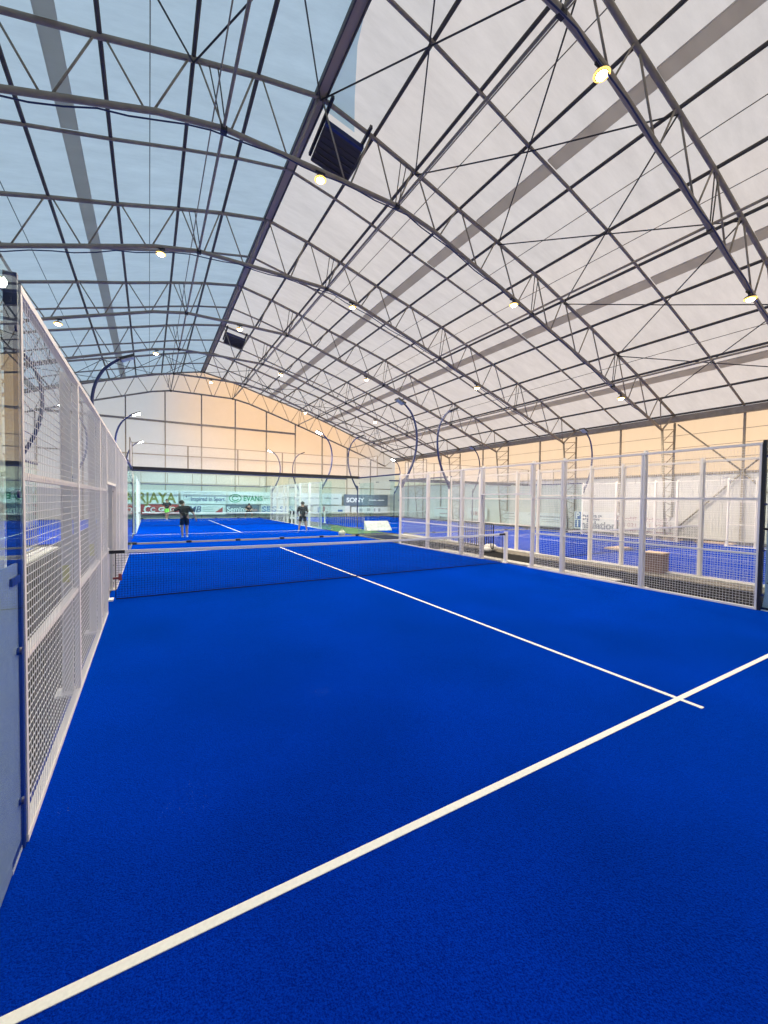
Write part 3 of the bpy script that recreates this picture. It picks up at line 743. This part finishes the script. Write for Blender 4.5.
def person(lab, loc, rz, pose, shirt, shorts, H=1.78):
    t = thing('person', lab, 'person', loc, rz)
    V = lambda k: Vector(pose[k])*H
    pel, chest, neck, head = V('pelvis'), V('chest'), V('neck'), V('head')
    pts = []; ed = []; rad = []
    def add(p, r, par=None):
        pts.append(Vector(p)); rad.append(r); i = len(pts)-1
        if par is not None: ed.append((par, i))
        return i
    ip = add(pel, .082*H); iw = add(pel.lerp(chest, .45), .078*H, ip); ic = add(chest, .088*H, iw); inn = add(neck, .034*H, ic)
    hd = (head-neck).normalized()
    fw = Vector(pose.get('face', (0, 1, 0))).normalized()
    ih = add(head-hd*.035*H, .045*H, inn); ih2 = add(head+hd*.02*H, .056*H, ih); ih3 = add(head+hd*.058*H, .044*H, ih2)
    add(head+fw*.062*H-hd*.008*H, .008*H, ih2)
    sidev = fw.cross(Vector((0, 0, 1)))
    for s in (-1, 1): add(head+sidev*s*.058*H, .010*H, ih2)
    for s, k in ((-1, 'L'), (1, 'R')):
        sh = add(V('sh'+k), .046*H, ic); el = add(V('el'+k), .029*H, sh); wr = add(V('wr'+k), .019*H, el)
        d = (V('wr'+k)-V('el'+k)).normalized(); pm = add(V('wr'+k)+d*.045*H, (.026*H, .014*H), wr)
        sd_ = d.cross(Vector((0, 1, .2))).normalized()
        for j in range(4):
            b0 = V('wr'+k)+d*.06*H+sd_*(j-1.5)*.011*H
            f1 = add(b0+d*.012*H, .0055*H, pm); f2 = add(b0+d*(.032+.006*(1-abs(j-1.4)))*H+fw*.008*H, .005*H, f1); add(b0+d*(.046+.006*(1-abs(j-1.4)))*H+fw*.018*H, .0042*H, f2)
        t1 = add(V('wr'+k)+d*.035*H+fw*.02*H, .007*H, pm); add(V('wr'+k)+d*.06*H+fw*.032*H, .0055*H, t1)
        hp = add(V('hip'+k), .062*H, ip); kn = add(V('kn'+k), .038*H, hp); cf = add(V('kn'+k).lerp(V('an'+k), .3), .036*H, kn); an = add(V('an'+k), .022*H, cf)
        add(V('an'+k)+Vector(pose.get('toe', (0, 1, 0)))*.085*H-Vector((0, 0, .022*H)), .018*H, an)
    skinned('body', pts, ed, rad, M['skin'], t)
    # shirt
    P = [pel.lerp(chest, -.3), pel.lerp(chest, .5), chest, V('shL'), V('shR'), V('elL'), V('elR'), chest.lerp(neck, .6)]
    skinned('shirt', P, [(0, 1), (1, 2), (2, 3), (2, 4), (3, 5), (4, 6), (2, 7)], [.098*H, .096*H, .102*H, .06*H, .06*H, .040*H, .040*H, .06*H], shirt, t, 2)
    P = [pel+Vector((0, 0, .07*H)), V('hipL'), V('hipR'), V('hipL').lerp(V('knL'), .85), V('hipR').lerp(V('knR'), .85), pel-Vector((0, 0, .01*H))]
    skinned('shorts', P, [(0, 5), (5, 1), (5, 2), (1, 3), (2, 4)], [.098*H, .078*H, .078*H, .058*H, .058*H, .09*H], shorts, t, 5)
    MB().sphere(head+hd*.03*H-fw*.01*H, .064*H, 1, 1, .92, 14, 9).build('hair', M['hair'], t)
    for s, k in ((-1, 'L'), (1, 'R')):
        a = V('an'+k); tv = Vector(pose.get('toe', (0, 1, 0)))
        P = [a-tv*.02*H+Vector((0, 0, .0)), a-tv*.015*H-Vector((0, 0, .026*H)), a+tv*.05*H-Vector((0, 0, .026*H)), a+tv*.1*H-Vector((0, 0, .03*H))]
        skinned('shoe', P, [(0, 1), (1, 2), (2, 3)], [.026*H, .025*H, .027*H, .019*H], M['shoe'], t, 1)
        MB().sphere(head+fw*.054*H+sidev*s*.022*H+hd*.012*H, .007*H, n=8, m=5).build('eye', M['hair'], t)
    return t
stand = dict(pelvis=(0, 0, .53), chest=(0, .01, .73), neck=(0, .0, .835), head=(0, .01, .915),
             shL=(-.115, 0, .80), elL=(-.15, -.01, .63), wrL=(-.155, .05, .49), shR=(.115, 0, .80), elR=(.15, -.01, .63), wrR=(.155, .05, .49),
             hipL=(-.055, 0, .51), knL=(-.065, .02, .285), anL=(-.075, -.01, .045), hipR=(.055, 0, .51), knR=(.065, .02, .285), anR=(.075, -.01, .045))
def pz(**k): d = dict(stand); d.update(k); return d
p1 = pz(chest=(-.015, .02, .73), neck=(-.035, .03, .83), head=(-.055, .05, .905), shL=(-.125, .02, .79), elL=(-.25, .06, .70), wrL=(-.36, .12, .665),
        shR=(.10, .0, .79), elR=(.20, -.03, .66), wrR=(.255, .0, .53), anL=(-.05, -.01, .045), anR=(.06, .03, .045), knL=(-.06, .02, .285), knR=(.055, .05, .285))
person('person in black shirt and shorts seen from behind, arm stretched to the left', (-2.97, 12.4, 0), .0, p1, M['blackcloth'], M['blackcloth'], 1.80)
p2 = pz(elL=(-.19, -.02, .66), wrL=(-.13, .09, .60), elR=(.19, -.02, .66), wrR=(.13, .09, .60), hipL=(-.05, 0, .51), anL=(-.02, 0, .045), knL=(-.04, .03, .285), anR=(.03, 0, .045), knR=(.04, .03, .285))
person('person in black top and lime green shorts facing the camera by the red banner', (-3.1, 30.6, 0), PI, p2, M['blackcloth'], M['lime'], 1.78)
p3 = pz(anL=(-.13, 0, .045), knL=(-.09, .02, .285), anR=(.14, 0, .045), knR=(.10, .02, .285), elL=(-.17, .02, .64), wrL=(-.12, .13, .56), elR=(.18, .02, .64), wrR=(.12, .13, .56))
person('person in black standing legs apart seen from behind inside the far glass', (3.37, 14.0, 0), -.1, p3, M['blackcloth'], M['blackcloth'], 1.76)
p4 = pz(pelvis=(0, -.06, .40), chest=(0, .09, .56), neck=(0, .15, .65), head=(0, .19, .72), shL=(-.12, .10, .63), elL=(-.17, .16, .50), wrL=(-.09, .27, .45), shR=(.12, .10, .63), elR=(.17, .16, .50), wrR=(.09, .27, .45),
        hipL=(-.065, -.05, .385), knL=(-.16, .08, .26), anL=(-.17, -.02, .045), hipR=(.065, -.05, .385), knR=(.16, .08, .26), anR=(.17, -.02, .045))
person('person in dark clothes crouching at the far end before the navy banner', (3.85, 31.2, 0), PI-.1, p4, M['blackcloth'], M['blackcloth'], 1.80)
# rackets held
def racket(loc, rot, lab):
    t = thing('padel_racket', lab, 'racket', loc); t.rotation_euler = rot
    m = MB(); n = 18
    m.prism([(-.019, .13*math.cos(2*PI*i/n), .30+.15*math.sin(2*PI*i/n)) for i in range(n)], (.038, 0, 0)); m.build('face', M['blackcloth'], t)
    MB().tube((0, 0, -.02), (0, 0, .17), .016, 10).build('handle', M['black'], t)
racket((-3.68, 12.64, 1.17), (0, math.radians(-95), .3), 'black padel racket held out by the player with outstretched arm')
tag(MB().sphere((0, 0, 0), .034, n=12, m=8).build('padel_ball', M['ball'], loc=(-2.67, 20.6, .04)), 'small pale ball on the blue turf beyond the player with outstretched arm', 'ball')

# ------------------------------------------------------------------ loose things
t = thing('crate', 'brown wicker crate standing in the walkway outside the right fence', 'crate', (7.5, -3.12, .02), .1)
m = MB().box((0, 0, .26), (.44, .46, .52))
for k in range(10): m.box((0, 0, .03+k*.05), (.46, .48, .02))
m.build('body', M['wicker'], t); MB().box((0, 0, .535), (.48, .5, .03)).build('lid', M['tan'], t)
for i, (x, y, lx, ly, lab) in enumerate(((12.1, .5, 1.0, .6, 'tan mat lying on the right-hand court near its net'), (18.9, 1.6, .5, .8, 'small tan mat by the right wall below the telephone banner'), (19.0, -.2, .5, 1.5, 'long tan mat by the right wall near the frame edge'))):
    tag(MB().box((0, 0, .04), (lx, ly, .07)).box((0, 0, .08), (lx*.9, ly*.9, .02)).build('floor_mat', M['tan'], loc=(x, y, .0)), lab, 'mat', 'tan mats on the right')
m = MB().sphere((0, 0, .14), .3, 1.0, .7, .55, 14, 8).sphere((.2, .12, .1), .2, 1, .8, .6, 12, 7).sphere((-.25, -.1, .09), .18, 1, .9, .6, 12, 7)
tag(m.build('cloth_bag', M['band'], loc=(6.75, 2.3, .0)), 'white slumped bag in the walkway by the right net post', 'bag')
t = thing('sports_bag', 'cream bag on the floor just beyond the near court end glass', 'bag', (4.25, 10.35, 0), .3)
MB().sphere((0, 0, .15), .19, 1.15, .8, .8, 14, 9).build('body', M['bagcloth'], t); MB().path([(-.1, 0, .27), (-.05, 0, .36), (.05, 0, .36), (.1, 0, .27)], .015, 8).build('handle', M['tan'], t)
def barrier(a, b, lab, m_):
    a = Vector(a); b = Vector(b); d = b-a; w = d.length; rz = math.atan2(d.y, d.x)
    t = thing('crowd_barrier', lab, 'barrier', a, rz, 'steel crowd barriers')
    MB().path([(0, 0, .15), (0, 0, 1.0), (.06, 0, 1.06), (w-.06, 0, 1.06), (w, 0, 1.0), (w, 0, .15), (.0, 0, .15)], .02, 8).build('outer_frame', m_, t)
    n = int(w/.13)
    for i in range(1, n): MB().tube((w*i/n, 0, .15), (w*i/n, 0, 1.06), .014, 6).build('bar', m_, t)
    for x in (.2, w-.2): MB().box((x, 0, .01), (.05, .55, .02)).tube((x, 0, .01), (x, 0, .17), .018, 6).build('foot', m_, t)
barrier((5.4, 14.9, 0), (7.3, 13.75, 0), 'grey steel crowd barrier on the green strip beside the far middle court', M['steel'])
barrier((6.6, 2.0, 0), (7.0, 4.4, 0), 'dark steel crowd barrier in the walkway behind the right net post', M['blackm'])
t = thing('ramp_board', 'white sloping board propped on the floor beyond the near court right corner', 'board', (7.9, 13.0, 0), -.15)
MB().prism([(-.8, -.35, .02), (.8, -.35, .02), (.8, .35, .55), (-.8, .35, .55)], (0, .02, .03)).build('panel', M['kerb'], t)
for s in (-1, 1): MB().prism([(s*.76, -.3, 0), (s*.76, .38, 0), (s*.76, .36, .52)], (.03*s, 0, 0)).build('side_support', M['kerb'], t)
t = thing('folding_chair', 'dark folding chair draped with white towel outside the far middle court', 'chair', (5.9, 24.0, 0), PI-.4)
MB().box((0, 0, .44), (.44, .42, .03)).build('seat', M['blackcloth'], t); MB().box((0, -.2, .76), (.44, .03, .3)).build('backrest', M['blackcloth'], t)
for x in (-.2, .2):
    MB().tube((x, -.24, .9), (x, .2, 0.0), .014, 8).build('leg', M['blackm'], t); MB().tube((x, .2, .44), (x, -.22, 0.0), .014, 8).build('leg', M['blackm'], t)
tag(MB().box((0, 0, .015), (.40, .36, .03)).prism([(-.2, .18, 0), (.2, .18, 0), (.2, .2, -.2), (-.2, .2, -.2)], (0, .01, .02)).build('towel', M['whiteink'], loc=(5.9, 24.0, .456)), 'white towel on the dark folding chair outside the far court', 'towel')
bpy.data.objects['towel'].rotation_euler = (0, 0, PI-.4)

# ------------------------------------------------------------------ world, sun, camera
w = bpy.data.worlds.new('sky'); sc.world = w; w.use_nodes = True
nt = w.node_tree; nt.nodes.clear(); N = nt.nodes.new; Lk = nt.links.new
tc = N('ShaderNodeTexCoord'); sp = N('ShaderNodeSeparateXYZ'); Lk(tc.outputs['Generated'], sp.inputs[0])
def mr(val, a, b, smooth=True):
    m = N('ShaderNodeMapRange'); m.inputs['From Min'].default_value = a; m.inputs['From Max'].default_value = b
    if smooth: m.interpolation_type = 'SMOOTHSTEP'
    Lk(val, m.inputs['Value']); return m.outputs['Result']
def mixc(f, a, b, bt='MIX'):
    m = N('ShaderNodeMix'); m.data_type = 'RGBA'; m.blend_type = bt
    if isinstance(f, float): m.inputs['Factor'].default_value = f
    else: Lk(f, m.inputs['Factor'])
    for i, c in ((6, a), (7, b)):
        if isinstance(c, tuple): m.inputs[i].default_value = (*c, 1)
        else: Lk(c, m.inputs[i])
    return m.outputs[2]
lr = mr(sp.outputs['X'], -.7, .7)
dome = mixc(lr, (.27, .64, .98), (.62, .575, .575))
lh = mr(sp.outputs['X'], .30, .95)
hor = mixc(lh, (.98, .95, .92), (1.3, .95, .50))
up = mr(sp.outputs['Z'], .02, .45)
sky = mixc(up, hor, dome)
# warm cloud glow low over the far right
dt = N('ShaderNodeVectorMath'); dt.operation = 'DOT_PRODUCT'; Lk(tc.outputs['Generated'], dt.inputs[0])
gd = Vector((12.5, 42.0, 9.2)).normalized(); dt.inputs[1].default_value = gd
gf = mr(dt.outputs['Value'], .956, .998)
sky = mixc(gf, sky, (2.1, 1.15, .38))
gnd = mr(sp.outputs['Z'], -.06, .0)
sky = mixc(gnd, (.30, .29, .28), sky)
bg = N('ShaderNodeBackground'); bg.inputs[1].default_value = 1.0; Lk(sky, bg.inputs[0])
ow = N('ShaderNodeOutputWorld'); Lk(bg.outputs[0], ow.inputs[0])
sl = bpy.data.lights.new('low_sun', 'SUN'); sl.energy = 2.2; sl.color = (1, .56, .23); sl.angle = math.radians(3)
so = bpy.data.objects.new('low_sun', sl); C.objects.link(so)
sd = Vector((-math.cos(math.radians(9)), -.02, -math.sin(math.radians(9))))
so.rotation_euler = sd.to_track_quat('-Z', 'Y').to_euler()

PX = (-4.41849278, -8.82478917, 1.89190028, .528103614, -.0293374386, -.0119483726, 402.774363)
x, y, z, yaw, pi_, ro, f = PX
fwd = Vector((math.sin(yaw)*math.cos(pi_), math.cos(yaw)*math.cos(pi_), math.sin(pi_)))
right = Vector((math.cos(yaw), -math.sin(yaw), 0)); down = fwd.cross(right)
r2 = math.cos(ro)*right+math.sin(ro)*down; d2 = -math.sin(ro)*right+math.cos(ro)*down
cd = bpy.data.cameras.new('camera'); cam = bpy.data.objects.new('camera', cd); C.objects.link(cam)
cd.sensor_fit = 'HORIZONTAL'; cd.sensor_width = 36; cd.lens = 36*f/768; cd.clip_start = .05; cd.clip_end = 300
R3 = Matrix((r2, -d2, -fwd)).transposed()
cam.matrix_world = Matrix.Translation((x, y, z)) @ R3.to_4x4()
sc.camera = cam
sc.view_settings.view_transform = 'Standard'; sc.view_settings.look = 'None'
sc.view_settings.exposure = 0; sc.view_settings.gamma = 1; sc.view_settings.use_curve_mapping = False
sc.cycles.transparent_max_bounces = 48; sc.cycles.max_bounces = 8; sc.cycles.diffuse_bounces = 4; sc.cycles.glossy_bounces = 4
sc.cycles.use_denoising = True
